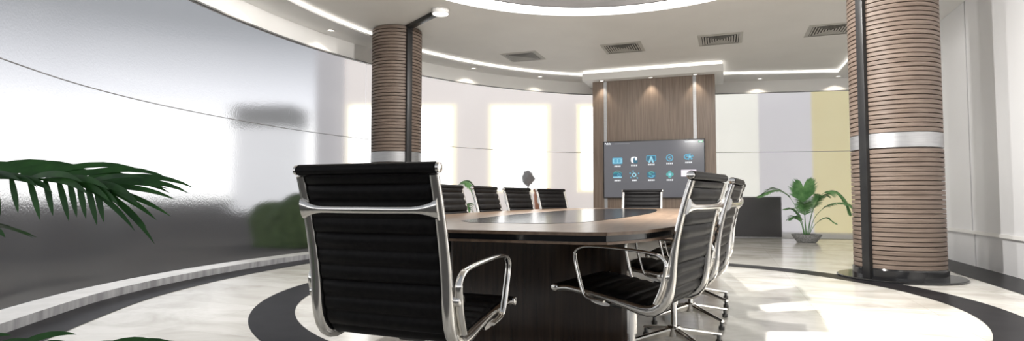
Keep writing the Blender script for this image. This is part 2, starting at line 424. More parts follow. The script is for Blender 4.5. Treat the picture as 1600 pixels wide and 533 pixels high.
for r in range(2):
    for c in range(5):
        cx = -TW/2 + cols[c]*TW; cz = rows[r]*TH + (.012*c if r == 0 else .0)
        bm = bmesh.new(); k = r*5+c; y2 = YS-.0008
        if k == 0:
            flat(bm, rrect(cx, cz, .20, .125, .02), 0); flat(bm, rrect(cx, cz, .165, .09, .012), 1, y2)
            flat(bm, rrect(cx-.035, cz, .06, .07, .01), 0, y2-.0008); flat(bm, rrect(cx+.038, cz, .055, .07, .01), 0, y2-.0008)
        elif k == 1:
            flat(bm, rrect(cx, cz, .125, .125, .045), 2); flat(bm, rrect(cx+.025, cz-.012, .085, .11, .03), 4, y2); flat(bm, rrect(cx+.035, cz+.02, .04, .05, .008), 2, y2-.0008)
        elif k == 2:
            flat(bm, rrect(cx, cz+.01, .185, .115, .02), 0); flat(bm, rrect(cx, cz+.01, .155, .088, .012), 4, y2)
            flat(bm, [(cx-.055, cz-.075), (cx-.012, cz+.05), (cx+.012, cz+.05), (cx+.055, cz-.075), (cx+.025, cz-.075), (cx, cz-.01), (cx-.025, cz-.075)], 1, y2-.0008)
        elif k == 3:
            arc(bm, cx, cz, .048, .068, 0, 360, 0, 28); arc(bm, cx, cz, .0, .03, 20, 200, 0, 12); flat(bm, rrect(cx+.012, cz-.02, .04, .018, .006), 1, y2)
        elif k == 4:
            arc(bm, cx-.03, cz, .032, .055, 0, 360, 0, 20)
            for q in range(5): arc(bm, cx+.025, cz, .02, .065, q*72, q*72+40, 0, 4, y2)
            flat(bm, disc(cx+.025, cz, .022), 1, y2-.0008)
        elif k == 5:
            flat(bm, rrect(cx-.02, cz+.04, .10, .04, .012), 3); flat(bm, rrect(cx, cz, .175, .10, .014), 4); flat(bm, rrect(cx, cz-.042, .175, .022, .008), 1, y2); arc(bm, cx+.03, cz, .015, .032, 0, 360, 0, 16, y2); arc(bm, cx, cz+.0, .08, .088, 20, 160, 3, 10, y2)
        elif k == 6:
            arc(bm, cx, cz, .022, .042, 0, 360, 1, 20)
            for dx, dz in ((-.08, .035), (-.065, -.05), (.085, .03), (.06, -.062), (-.02, .075)): flat(bm, disc(cx+dx, cz+dz, .015, 10), 0); flat(bm, [(cx+dx*.5-.003, cz+dz*.5), (cx+dx*.5+.003, cz+dz*.5+.004), (cx+dx*.9+.003, cz+dz*.9), (cx+dx*.9-.003, cz+dz*.9)], 3)
        elif k == 7:
            flat(bm, rrect(cx, cz, .16, .11, .02), 4); arc(bm, cx, cz, .045, .065, 30, 150, 3, 10, y2); arc(bm, cx, cz, .045, .065, 210, 330, 0, 10, y2); flat(bm, rrect(cx-.02, cz+.01, .05, .03, .008), 3, y2); flat(bm, rrect(cx+.035, cz-.02, .06, .022, .008), 0, y2)
        elif k == 8:
            for dx, dz in ((0, .038), (0, -.038), (.038, 0), (-.038, 0)): flat(bm, disc(cx+dx, cz+dz, .033, 14), 3)
            flat(bm, rrect(cx, cz, .05, .05, .01), 1, y2)
        else:
            flat(bm, rrect(cx, cz+.02, .275, .125, .006), 5)
        finish('icon', bm, MI, tv, smooth=False)
        if k < 9:
            # small illegible caption: a row of glyph-like marks
            bm = bmesh.new(); n = (4, 4, 4, 4, 4, 4, 3, 4, 4, 0)[k]; g = .032
            for q in range(n):
                gx = cx + (q-(n-1)/2)*g; gz = cz-.107
                for s in range(3): flat(bm, [(gx-.013, gz-.012+s*.010), (gx+.013, gz-.012+s*.010), (gx+.013, gz-.006+s*.010), (gx-.013, gz-.006+s*.010)])
                for sx in ((-.008, .006) if (q+k) % 2 else (-.001,)): flat(bm, [(gx+sx-.003, gz-.015), (gx+sx+.003, gz-.015), (gx+sx+.003, gz+.017), (gx+sx-.003, gz+.017)])
            finish('caption', bm, I_WH, tv, smooth=False)
# header wordmark, thin header line, status marks
cu = bpy.data.curves.new('wordmark_text', 'FONT'); cu.body = 'Public'; cu.size = .052; cu.extrude = .0004; cu.offset = .0015
to = bpy.data.objects.new('wordmark_text', cu); COL.objects.link(to); bpy.context.view_layer.update()
me = bpy.data.meshes.new_from_object(to.evaluated_get(bpy.context.evaluated_depsgraph_get())); bpy.data.objects.remove(to)
me.transform(Matrix.Translation((-TW/2+.03, YS-.0005, TH-.062)) @ Matrix.Rotation(PI/2, 4, 'X'))
me.materials.clear(); me.materials.append(I_WH)
wm = bpy.data.objects.new('wordmark', me); COL.objects.link(wm); wm.parent = tv; tag(wm, 'small white header wordmark')
bm = bmesh.new(); flat(bm, [(-TW/2+.22, TH-.056), (-TW/2+.52, TH-.056), (-TW/2+.52, TH-.046), (-TW/2+.22, TH-.046)])
finish('header_line', bm, em('header_grey', (.22, .22, .24)), tv, smooth=False)
bm = bmesh.new()
for q in range(10):
    gx = TW/2-.35+q*.022
    for s in range(2): flat(bm, [(gx-.008, TH-.062+s*.014), (gx+.007, TH-.062+s*.014), (gx+.007, TH-.055+s*.014), (gx-.008, TH-.055+s*.014)])
    flat(bm, [(gx-.002, TH-.064), (gx+.003, TH-.064), (gx+.003, TH-.04), (gx-.002, TH-.04)])
finish('status_text', bm, I_WH, tv, smooth=False)
bm = bmesh.new(); flat(bm, rrect(TW/2-.07, TH-.053, .085, .036, .006), 0); flat(bm, rrect(TW/2-.07, TH-.053, .05, .02, .004), 1, YS-.001)
finish('status_badge', bm, [I_GR, I_WH], tv, smooth=False)

# ------------------------------------------------------------------ columns
def column(name, u, w, R, zb0, zb1, strip_dir, label):
    root = empty(name, (u, w, 0), 0, label, 'column')
    pitch = .047
    def slats(z0, z1):
        prof = [(R-.030, z0)]
        z = z0 + .004
        while z + pitch*.86 <= z1:
            h = pitch*.82
            prof += [(R-.030, z), (R-.003, z), (R, z+.0025), (R, z+h-.0025), (R-.003, z+h), (R-.030, z+h)]
            z += pitch
        prof.append((R-.030, z1))
        return prof
    for z0, z1 in ((.115, zb0), (zb1, ZC)):
        bm = bmesh.new(); lathe(bm, slats(z0, z1), 72, cap=True)
        finish('slat_cladding', bm, M['slat_wood'], root, angle=25)
    bm = bmesh.new(); lathe(bm, [(R-.006, zb0), (R+.001, zb0+.004), (R+.001, zb1-.004), (R-.006, zb1)], 72)
    tag(finish('steel_band', bm, M['steel'], root, angle=30), 'brushed steel band')
    bm = bmesh.new(); lathe(bm, [(R+.165, .002), (R+.165, .016), (R+.155, .022), (R+.012, .022), (R+.012, .105), (R+.002, .118)], 72)
    tag(finish('base_ring', bm, M['black_gloss'], root, angle=30), 'black round base')
    bm = bmesh.new(); box(bm, R-.05, R+.045, -.042, .042, .02, ZC, .006)
    ob = finish('channel', bm, M['black_satin'], root); ob.rotation_euler.z = strip_dir
    tag(ob, 'black vertical channel')
    return root
RC = (2.70, 1.98); LC = (-3.62, 2.33)
column('slatted_column', *RC, .415, 1.345, 1.50, math.atan2(-RC[1]-.1, -RC[0]), 'brown slatted round column beside the white wall')
column('slatted_column', *LC, .37, 1.355, 1.51, math.atan2(-.62, .98), 'brown slatted round column in front of the curved frosted glass')
bt = empty('ceiling_beam_light', (LC[0], LC[1], ZC), math.atan2(-.62, .98), 'black ceiling track ending in a round white light by the column', 'ceiling light')
bm = bmesh.new(); box(bm, .36, 1.18, -.04, .04, -.055, 0, .004)
finish('track', bm, M['black_satin'], bt)
bm = bmesh.new(); lathe(bm, [(.118, 0), (.118, -.058), (.108, -.064)], 40, (1.27, 0, 0))
ho = finish('housing', bm, M['lamp_body'], bt, angle=30)
bm = bmesh.new(); lathe(bm, [(.104, -.0635), (.104, -.068), (.09, -.070)], 40, (1.27, 0, 0))
finish('lamp_disc', bm, M['lamp'], bt, angle=30)

# ------------------------------------------------------------------ ceiling vents
def make_vent():
    root = empty('ceiling_vent', (0, 0, 0), 0, '', 'vent', 'square ceiling vents')
    S = .33
    bm = bmesh.new()
    for a in range(4):
        Rm = Matrix.Rotation(a*PI/2, 4, 'Z')
        pts = [(-S, -S, -.004), (S, -S, -.004), (S-.055, -S+.055, -.014), (-S+.055, -S+.055, -.014)]
        vs = [bm.verts.new(Rm @ Vector(p)) for p in pts]; bm.faces.new(vs)
        vs2 = [bm.verts.new(Rm @ Vector((p[0], p[1], 0))) for p in pts[:2]]
        bm.faces.new((vs[1], vs[0], vs2[0], vs2[1]))
    finish('frame', bm, M['vent_frame'], root, smooth=False)
    bm = bmesh.new(); box(bm, -S+.05, S-.05, -S+.05, S-.05, -.004, -.001)
    finish('backing', bm, M['vent_dark'], root, smooth=False)
    bm = bmesh.new(); n = 7
    for i in range(n):
        h = (S-.065)*(1 - i/n)
        t = .021
        for a in range(4):
            Rm = Matrix.Rotation(a*PI/2, 4, 'Z')
            vs = [bm.verts.new(Rm @ Vector(p)) for p in ((-h, -h, -.010), (h, -h, -.010), (h-t, -h+t, -.007), (-h+t, -h+t, -.007))]
            bm.faces.new(vs)
    finish('louvre', bm, M['vent_frame'], root, smooth=False)
    return root
v0 = make_vent()
vl = ['ceiling vent nearest the slatted column on the left', 'ceiling vent left of the feature wall middle', 'ceiling vent above the right end of the wood feature wall', 'ceiling vent partly hidden by the right slatted column']
vl = ['square grey ceiling vent at the left end of the row of four', 'square grey ceiling vent second from left, above the wall screen',
      'square grey ceiling vent third from left, above right edge of wood panel', 'square grey ceiling vent half hidden behind the right slatted column']
for i, u in enumerate((-2.34, -.57, .97, 2.53)):
    o = v0 if i == 0 else copy_tree(v0)
    o.location = (u, 4.48, ZC); o['label'] = vl[i]

# ------------------------------------------------------------------ downlights
def make_down():
    root = empty('downlight', (0, 0, 0), 0, '', 'downlight', 'recessed downlights around the ceiling edge')
    bm = bmesh.new(); lathe(bm, [(.058, 0), (.058, -.008), (.045, -.010), (.040, -.004)], 24)
    finish('rim', bm, M['chrome'], root, angle=30)
    bm = bmesh.new(); lathe(bm, [(.040, -.003), (.038, -.0065)], 24)
    finish('lamp_disc', bm, M['lamp'], root, angle=30)
    return root
d0 = make_down()
downs = [(-4.40, .25, ZS, 'recessed downlight above the left curved glass, out beyond the column'), (-4.38, 1.75, ZS, 'recessed downlight above curved glass just left of the left column'), (-4.18, 3.1, ZS, 'recessed downlight in soffit behind the left column'),
         (-3.42, 4.72, ZS, 'recessed downlight in soffit just right of the left column'), (-2.46, 5.88, ZS, 'recessed downlight in soffit between left column and wood panel'),
         (-1.25, 6.10, 3.16, 'recessed downlight at left end of the bulkhead'), (-.30, 6.10, 3.16, 'recessed downlight at the middle of the bulkhead'), (.52, 6.10, 3.16, 'recessed downlight at right end of the bulkhead'),
         (1.73, 7.62, ZS, 'recessed downlight in soffit just right of the wood panel'), (3.2, 7.90, ZS, 'recessed downlight in soffit above palm beside right column')]
for i, (u, w, z, l) in enumerate(downs):
    o = d0 if i == 0 else copy_tree(d0)
    o.location = (u, w, z); o['label'] = l
    ld = bpy.data.lights.new('downlight_beam', 'SPOT'); ld.energy = 14 if z < 3.2 else 8; ld.spot_size = math.radians(80 if z < 3.2 else 122); ld.spot_blend = .6 if z < 3.2 else .35; ld.color = (1, .9, .76); ld.shadow_soft_size = .03
    lo = bpy.data.objects.new('downlight_beam', ld); COL.objects.link(lo); lo.location = (u, w, z-.03)

# ------------------------------------------------------------------ conference table
tb = empty('conference_table', (0, -.85, 0), 0, 'long brown wood conference table with a black glass inlay', 'table')
def outline(hw_end, hw_mid, L0, L1, cham, n=24):
    """boat shape: bowed long sides, flat ends with clipped rounded corners"""
    R_ = []
    for k in range(n+1):
        t = k/n; w = L0+cham + (L1-L0-2*cham)*t
        R_.append((hw_end + .09 + (hw_mid-hw_end-.09)*math.sin(PI*t)**.8, w))
    pts = [(hw_end-.10, L0), (hw_end-.02, L0+.025), (hw_end+.035, L0+cham*.5)] + R_ + [(hw_end+.035, L1-cham*.5), (hw_end-.02, L1-.025), (hw_end-.10, L1)]
    return pts + [(-x, y) for x, y in pts[::-1]]
ZT = .72
T0, T1 = -2.35, 2.35
OUT = outline(.60, .93, T0, T1, .22)
def inset(pts, d):
    c = len(pts); out = []
    for i in range(c):
        a = Vector(pts[i-1]); b = Vector(pts[(i+1) % c]); t = (b-a).normalized()
        out.append((pts[i][0]-t.y*d, pts[i][1]+t.x*d))
    return out
bm = bmesh.new(); poly(bm, OUT, ZT-.012, ZT); finish('table_top', bm, M['table_wood'], tb, angle=25)
bm = bmesh.new(); poly(bm, inset(OUT, .008), ZT-.034, ZT-.012); tag(finish('edge_band', bm, M['black_gloss'], tb, angle=25), 'black edge band')
bm = bmesh.new(); poly(bm, OUT, ZT-.043, ZT-.034); finish('lower_top', bm, M['table_wood'], tb, angle=25)
IN = outline(.22, .44, T0+.58, T1-.42, .16)
bm = bmesh.new(); poly(bm, IN, ZT-.001, ZT+.0015); tag(finish('inlay', bm, M['black_glass'], tb, angle=25), 'black glass inlay')
BS = [(.47, T0+.98), (.495, T0+1.0), (.49, T0+1.06), (.445, T0+1.2), (.405, T0+1.4), (.39, T0+2.0), (.385, T0+2.4), (.385, T0+2.9), (.395, T0+3.4), (.40, T1-.54), (.36, T1-.50)]
BS = BS + [(-x, y) for x, y in BS[::-1]]
bm = bmesh.new(); poly(bm, BS, 0, ZT-.043); finish('pedestal_base', bm, M['dark_wood'], tb, angle=25)

# ------------------------------------------------------------------ office chair
PROF = catmull([(y, z, 0) for y, z in ((.246, .454), (.19, .461), (.08, .446), (-.05, .424), (-.14, .408), (-.190, .414), (-.222, .448), (-.240, .51), (-.258, .60), (-.283, .71), (-.315, .83), (-.346, .926))], 12)
PROF = [Vector((p.x, p.y)) for p in PROF]
def resample(P, ds):
    out = [P[0].copy()]; acc = 0
    for a, b in zip(P[:-1], P[1:]):
        L = (b-a).length; d = ds-acc
        while d <= L:
            out.append(a+(b-a)*(d/L)); d += ds
        acc = L-(d-ds)
    return out
FINE = resample(PROF, .006)
def norm_at(P, i):
    t = (P[min(i+1, len(P)-1)]-P[max(i-1, 0)]).normalized()
    return Vector((-t.y, t.x))      # points to the underside / rear for a path running front -> top
def sling(P, i0, i1, pitch, hw):
    bm = bmesh.new(); ringsA = []
    for i in range(i0, i1+1):
        s = (i*.006) / pitch
        puff = abs(math.sin(PI*s))**.55
        n = norm_at(P, i); h1 = .006+.012*puff; h2 = .006+.011*puff
        xs = [-hw, -hw+.012, -hw*.5, 0, hw*.5, hw-.012, hw]
        edge = [.35, .9, 1, 1, 1, .9, .35]
        ring = [bm.verts.new((x, P[i].x+n.x*h1*e, P[i].y+n.y*h1*e)) for x, e in zip(xs, edge)] + \
               [bm.verts.new((x, P[i].x-n.x*h2*e, P[i].y-n.y*h2*e)) for x, e in zip(xs[::-1], edge[::-1])]
        ringsA.append(ring)
    ring_faces(bm, ringsA)
    return bm
def cyl_x(bm, x0, x1, y, z, r, seg=20, bev=.3):
    b = r*bev
    prof = [(x0, r-b), (x0+b*.6, r), (x1-b*.6, r), (x1, r-b)]
    rings = [[bm.verts.new((x, y+rr*math.cos(2*PI*k/seg), z+rr*math.sin(2*PI*k/seg))) for k in range(seg)] for x, rr in prof]
    ring_faces(bm, rings)
NB = len(FINE)
BEND = next(i for i, p in enumerate(FINE) if p.x < -.19)
def make_chair():
    root = empty('office_chair', (0, 0, 0), 0, '', 'chair')
    HW = .222
    finish('seat', sling(FINE, 3, BEND, .052, HW), M['leather'], root, angle=60)
    finish('backrest', sling(FINE, BEND, NB-3, .052, HW), M['leather'], root, angle=60)
    for nm, p in (('front_roll', PROF[0]), ('head_roll', PROF[-1])):
        bm = bmesh.new(); cyl_x(bm, -.246, .246, p.x, p.y, .0175)
        ro = finish(nm, bm, M['leather'], root, angle=50)
        for s in (-1, 1):
            bm = bmesh.new(); cyl_x(bm, s*.252-.007, s*.252+.007, p.x, p.y, .0155)
            tag(finish('end_cap', bm, M['chrome'], ro, angle=50), 'chrome end cap')
    # side rails: run just outside the upholstery, deepest at the bend
    idx = list(range(1, NB, 4))
    path = []; wd = []; th = []
    for i in idx:
        n = norm_at(FINE, i); f = i/NB
        k = math.exp(-((f-.50)/.16)**2)
        p = FINE[i] + n*(.006+.010*k)
        path.append((p.x, p.y)); wd.append(.022+.016*min(1, max(0, (f-.22)*3))-.009*max(0, (f-.6)/.4)); th.append(.022+.026*k)
    for s in (-1, 1):
        bm = bmesh.new(); strap(bm, path, s*.237, wd, th, .6)
        tag(finish('side_rail', bm, M['chrome'], root, angle=55), 'polished aluminium side rail')
    # back spreader: a bar that flares into both rails
    def spreader(name, i, hmid, hend, off, depth):
        n = norm_at(FINE, i); c = FINE[i]; t = Vector((-n.y, n.x))*-1
        t = (FINE[i+1]-FINE[i-1]).normalized()
        bm = bmesh.new(); rings = []
        for k in range(25):
            u = -1+2*k/24; x = .243*u; a = abs(u)
            h = hmid + (hend-hmid)*max(0, (a-.62)/.38)**2.2
            o = off + .010*(1-a*a)
            d = depth*(.8+.35*a)
            cc = c + n*o
            sec = []
            for q in range(12):
                an = 2*PI*q/12
                v = cc + t*(math.sin(an)*h/2) + n*(math.cos(an)*d/2)
                sec.append(bm.verts.new((x, v.x, v.y)))
            rings.append(sec)
        ring_faces(bm, rings)
        return finish(name, bm, M['chrome'], root, angle=60)
    iz = min(range(NB), key=lambda i: abs(FINE[i].y-.812) + (5 if FINE[i].x > -.2 else 0))
    tag(spreader('back_spreader', iz, .024, .066, .022, .020), 'polished aluminium crossbar behind the backrest')
    i2 = min(range(NB), key=lambda i: abs(FINE[i].x-.03))
    tag(spreader('seat_spreader', i2, .05, .09, .030, .018), 'polished aluminium crossbar under the seat')
    # loop armrests
    loop = catmull([(y, z, 0) for y, z in ((-.205, .43), (-.232, .49), (-.248, .55), (-.252, .585), (-.232, .613), (-.19, .626), (-.08, .636), (.04, .640), (.10, .635), (.132, .616), (.136, .583), (.125, .53), (.112, .475), (.096, .437), (.065, .424), (.01, .417))], 6)
    lp = [(p.x, p.y) for p in loop]; N = len(lp)
    for s in (-1, 1):
        xc = []; w_ = []; t_ = []
        for k in range(N):
            f = k/(N-1)
            xc.append(s*(.262 + .012*math.sin(PI*min(1, f*1.15))))
            w_.append(.026 if f < .2 else .022); t_.append(.016 if f < .3 else .0105)
        bm = bmesh.new(); strap(bm, lp, xc, w_, t_, .7)
        ar = finish('armrest', bm, M['chrome'], root, angle=55)
        bm = bmesh.new(); cyl_x(bm, s*.262-.014, s*.262+.014, -.238, .535, .020)
        tag(finish('arm_bolt', bm, M['chrome'], ar, angle=50), 'round chrome arm fixing')
    # mechanism, pedestal, four-star base
    bm = bmesh.new(); box(bm, -.05, .05, -.075, .10, .355, .405, .01); cyl_x(bm, .05, .085, .06, .37, .010)
    finish('tilt_mechanism', bm, M['dark_metal'], root)
    bm = bmesh.new(); lathe(bm, [(.016, .10), (.016, .24), (.0225, .242), (.0225, .36)], 24)
    finish('pedestal', bm, M['chrome'], root, angle=30)
    bm = bmesh.new(); lathe(bm, [(.030, .060), (.038, .066), (.040, .115), (.034, .124), (.018, .126)], 28)
    finish('hub', bm, M['chrome'], root, angle=35)
    for q in range(4):
        a = PI/4+q*PI/2
        bm = bmesh.new(); rings = []
        for k in range(9):
            f = k/8; r = .025+.285*f; zt = .118-.055*f; hw = .021-.008*f; hh = .045-.028*f
            sec = [(-hw*.8, zt-.004), (-hw*.3, zt), (hw*.3, zt), (hw*.8, zt-.004), (hw, zt-.012), (hw*.45, zt-hh), (-hw*.45, zt-hh), (-hw, zt-.012)]
            rings.append([bm.verts.new((r, sx, sz)) for sx, sz in sec])
        ring_faces(bm, rings)
        lg = finish('leg', bm, M['chrome'], root, angle=40); lg.rotation_euler.z = a
        bm = bmesh.new(); lathe(bm, [(.017, 0), (.019, .004), (.019, .022), (.011, .026), (.011, .052)], 18, (.298, 0, 0))
        finish('glide', bm, M['dark_metal'], lg, angle=35)
    return root
ch0 = make_chair()
# (u, w, heading of the sitter in degrees from +w, counter-clockwise, label, group)
R_ = 'chairs along the right side of the table'; L_ = 'chairs along the left side of the table'
CH = [(-.04, -3.355, -1.5, 'black ribbed leather office chair seen from behind at the near end of the table', None),
      (.57, -2.563, 76, 'black office chair on the right of the table, frontmost of its row', R_),
      (.69, -1.784, 83, 'black office chair second from the front in the row right of the table', R_),
      (.74, -1.0, 87, 'black office chair third from the front in the row right of the table', R_),
      (.76, -.22, 90, 'black office chair fourth from the front in the row right of the table', R_),
      (-.71, -1.1, -90, 'black office chair across the table, half hidden behind the near chair', L_),
      (-.715, -.37, -93, 'black office chair across the table, second from left in its row', L_),
      (-.70, .38, -103, 'black office chair across the table, third from left in its row', L_),
      (-.60, 1.15, -114, 'black office chair across the table, last in its row toward the screen', L_),
      (.0, 1.98, 180, 'grey-looking ribbed office chair at far table head below the wall screen', None)]
for i, (u, w, h, l, g) in enumerate(CH):
    o = ch0 if i == 0 else copy_tree(ch0)
    o.location = (u, w, 0); o.rotation_euler.z = math.radians(h); o['label'] = l
    if g: o['group'] = g

# ------------------------------------------------------------------ palms
def frond(bm, spine, blade, n=22, wleaf=.011, start=.28, droop=.45, vang=.35, side_dir=None, taper=True, fwd=.75):
    """spine: list of 3-D points; blade: longest leaflet"""
    S = catmull(spine, 8)
    tube(bm, S, [max(.0018, .0065*(1-.8*i/len(S))) for i in range(len(S))], 6)
    N = len(S)
    for k in range(n):
        f = start+(1-start)*(k+.5)/n
        i = min(N-2, int(f*(N-1))); fr = f*(N-1)-i
        p = S[i].lerp(S[i+1], fr); t = (S[i+1]-S[i]).normalized()
        sd = Vector(side_dir) if side_dir else t.cross(Vector((0, 0, 1)))
        if sd.length < .05: sd = Vector((1, 0, 0))
        sd = (sd - t*sd.dot(t)).normalized(); upv = sd.cross(t).normalized()
        if upv.z < 0 and not side_dir: upv = -upv
        g = (f-start)/(1-start)
        L = blade*(.45+.55*math.sin(PI*min(1, .22+.78*g))**.7) if taper else blade
        for s in (-1, 1):
            d = (sd*s*(1-.55*g) + t*(fwd+.5*g) + upv*vang).normalized()
            prev = None; q = p.copy(); wv = t.copy()
            segs = 6; jit = 1+.12*random.uniform(-1, 1)
            for m_ in range(segs+1):
                h = m_/segs; wd = wleaf*(math.sin(PI*min(1, .18+.82*h))**.8)*(1 if h < .99 else .05)
                side = (t - d*t.dot(d))
                if side.length < .05: side = d.orthogonal()
                side.normalize()
                a = bm.verts.new(q+side*wd); b = bm.verts.new(q-side*wd)
                if prev: bm.faces.new((prev[0], prev[1], b, a))
                prev = (a, b)
                q = q + d*(L*jit/segs)
                d = (d + Vector((0, 0, -1))*droop/segs*(1+h)).normalized()

CA, SA = math.cos(math.radians(20)), math.sin(math.radians(20))
# palm in the far right corner; local x runs along the back wall
pp = empty('potted_palm', (2.44, 6.95, 0), math.radians(15), 'potted palm in grey bowl in front of the frosted glass by right column', 'potted plant')
bm = bmesh.new(); lathe(bm, [(.15, 0), (.17, .01), (.25, .12), (.265, .15), (.25, .155), (.235, .135)], 36)
finish('pot', bm, M['pot'], pp, angle=40)
bm = bmesh.new(); lathe(bm, [(.235, .132), (.10, .145), (.02, .15)], 24); finish('soil', bm, M['soil'], pp)
FR = [  # spine points in local coordinates, leaflet length, count, droop, vang, facing
    ([(0, 0, .14), (-.03, -.02, .45), (-.07, -.06, .80), (-.09, -.12, 1.02)], .36, 24, .12, .05, (1, 0, .1), .62),
    ([(-.03, 0, .14), (-.12, -.02, .50), (-.30, -.05, .83), (-.55, -.08, .98), (-.86, -.12, .88)], .22, 22, .8, .25, (0, 1, .25), .50),
    ([(.03, 0, .14), (.10, -.02, .55), (.25, -.05, .88), (.48, -.08, .97), (.66, -.1, .82), (.74, -.12, .60)], .25, 26, 1.0, .2, (0, 1, .3), .45),
    ([(.03, -.03, .14), (.12, -.10, .48), (.30, -.25, .70), (.52, -.40, .73), (.66, -.5, .55)], .22, 20, .9, .2, None, .4),
    ([(-.02, -.03, .14), (-.06, -.10, .45), (-.15, -.30, .70), (-.20, -.50, .72)], .22, 18, .8, .3, None, .4),
    ([(.0, -.02, .14), (.06, -.10, .55), (.12, -.28, .84), (.14, -.50, .86)], .22, 18, .8, .3, None, .4),
    ([(-.04, -.02, .14), (-.12, -.06, .36), (-.24, -.12, .48), (-.38, -.2, .44)], .15, 14, .8, .3, None, .4),
    ([(-.04, .02, .14), (-.10, .02, .42), (-.22, .02, .60), (-.36, .0, .62)], .14, 14, .8, .3, None, .4),
    ([(.04, .0, .14), (.14, -.05, .34), (.28, -.12, .46), (.42, -.2, .38)], .13, 14, .9, .2, None, .4),
    ([(.0, .04, .14), (.02, .12, .5), (.05, .25, .82), (.08, .38, .9)], .2, 16, .7, .3, None, .4)]
for sp, bl, n, dr, va_, sd, st in FR:
    bm = bmesh.new(); frond(bm, sp, bl, int(n*1.9), .0085, st, dr, va_, sd)
    finish('frond', bm, M['leaf_pale'], pp, smooth=True, angle=60)

# large palm close to the left edge of the view
def cam_pt(X, Z, z):   # metres right of / ahead of the spot where the photographer stood
    return Vector((.954+CA*X-SA*Z, -5.165+SA*X+CA*Z, z))
B = cam_pt(-2.45, 2.05, 0)
pl = empty('potted_palm', B, math.radians(20), 'large dark green palm whose fronds reach in at the left edge', 'potted plant')
bm = bmesh.new(); lathe(bm, [(.16, 0), (.18, .01), (.23, .30), (.245, .34), (.23, .345), (.215, .32)], 36)
finish('pot', bm, M['pot'], pl, angle=40)
bm = bmesh.new(); lathe(bm, [(.215, .315), (.10, .325), (.02, .33)], 24); finish('soil', bm, M['soil'], pl)
def sweep_leaf(bm, p, d, L, wd, droop, wn, segs=8):
    """one long leaflet: starts at p in direction d, bends down by droop, flat width along wn"""
    q = Vector(p); d = Vector(d).normalized(); prev = None
    for m_ in range(segs+1):
        h = m_/segs; w_ = wd*math.sin(PI*min(1, .16+.84*h))**.8*(1 if m_ < segs else .04)
        sv = Vector(wn) - d*Vector(wn).dot(d); sv.normalize()
        a = bm.verts.new(q+sv*w_); b = bm.verts.new(q-sv*w_)
        if prev: bm.faces.new((prev[0], prev[1], b, a))
        prev = (a, b); q = q+d*(L/segs); d = (d+Vector((0, 0, -1))*droop/segs*(.5+h)).normalized()
def arching_frond(spine, up_len, low_len, n, wd, tip_n=9):
    bm = bmesh.new(); S = catmull(spine, 10); N = len(S)
    tube(bm, S, [max(.0025, .009*(1-.75*i/N)) for i in range(N)], 6)
    for k in range(n):
        f = .34+.64*k/(n-1); i = min(N-2, int(f*(N-1))); p = S[i]; t = (S[i+1]-S[i]).normalized(); j = random.uniform(-1, 1)
        sweep_leaf(bm, p, t+Vector((0, .35+.1*j, .40+.10*j)), up_len*(1+.12*j), wd, .95, (.1, .5, 1))
        sweep_leaf(bm, p, t*.85+Vector((0, -.30, .10+.12*j)), up_len*(.8+.1*j), wd, .75, (.1, .3, 1))
        sweep_leaf(bm, p, t*.45+Vector((0, -.25, -.75+.1*j)), low_len*(1+.15*j), wd*.95, .25, (1, 0, .2))
    p = S[-1]; t = (S[-1]-S[-3]).normalized()
    for k in range(tip_n):
        a = -.75+1.25*k/(tip_n-1)
        sweep_leaf(bm, p-t*.03*(k % 3), t+Vector((0, .25*math.sin(k*2.1), a*.8)), up_len*(.82+.08*math.cos(k*3)), wd*.8, .55, (.1, .4, 1))
    return bm
bm = arching_frond([(0, 0, .32), (.06, -.03, .66), (.30, -.07, .865), (.60, -.10, .905), (.90, -.11, .900), (1.07, -.12, .878)], .31, .15, 17, .0115)
finish('frond', bm, M['leaf'], pl, smooth=True, angle=60)
bm = arching_frond([(0, 0, .32), (.2, -.15, .36), (.6, -.35, .39), (1.0, -.50, .430), (1.27, -.57, .450), (1.50, -.60, .446)], .15, .10, 18, .0095)
finish('frond', bm, M['leaf'], pl, smooth=True, angle=60)
FL = [([(.02, -.02, .32), (.12, -.10, .55), (.40, -.16, .75), (.62, -.2, .765), (.80, -.22, .745)], .24, 14, .009, .5, .15, None, .4),
      ([(-.02, .02, .32), (-.15, .10, .8), (-.35, .15, 1.1), (-.6, .2, 1.1)], .26, 18, .010, .7, .2, None, .35),
      ([(0, .03, .32), (.0, .2, .62), (-.05, .45, .78), (-.1, .7, .70)], .22, 18, .010, .7, .2, None, .35)]
for sp, bl, n, wl, dr, va_, sd, st in FL:
    bm = bmesh.new(); frond(bm, sp, bl, n, wl, st, dr, va_, sd, True, .85)
    finish('frond', bm, M['leaf'], pl, smooth=True, angle=60)

# palm behind the chairs across the table
p3 = empty('potted_palm', (-2.98, 3.17, 0), 0, 'green palm mostly hidden behind the chairs across the table', 'potted plant')
bm = bmesh.new(); lathe(bm, [(.15, 0), (.17, .01), (.25, .12), (.265, .15), (.25, .155), (.235, .135)], 36)
finish('pot', bm, M['pot'], p3, angle=40)
bm = bmesh.new(); lathe(bm, [(.235, .132), (.10, .145), (.02, .15)], 24); finish('soil', bm, M['soil'], p3)
for sp, bl, n, dr, va_, sd in [([(0, 0, .14), (.0, -.02, .6), (.0, -.05, .98), (.12, -.08, 1.10), (.28, -.1, 1.02), (.36, -.12, .76)], .18, 20, 1.0, .2, (0, 1, .3)),
                               ([(0, 0, .14), (-.04, -.02, .5), (-.12, -.05, .8), (-.26, -.08, .9), (-.4, -.1, .8)], .18, 18, .9, .2, (0, 1, .3)),
                               ([(0, 0, .14), (.06, -.05, .5), (.16, -.15, .72), (.3, -.25, .66)], .18, 16, .9, .2, None)]:
    bm = bmesh.new(); frond(bm, sp, bl, n, .012, .45, dr, va_, sd)
    finish('frond', bm, M['leaf_pale'], p3, smooth=True, angle=60)

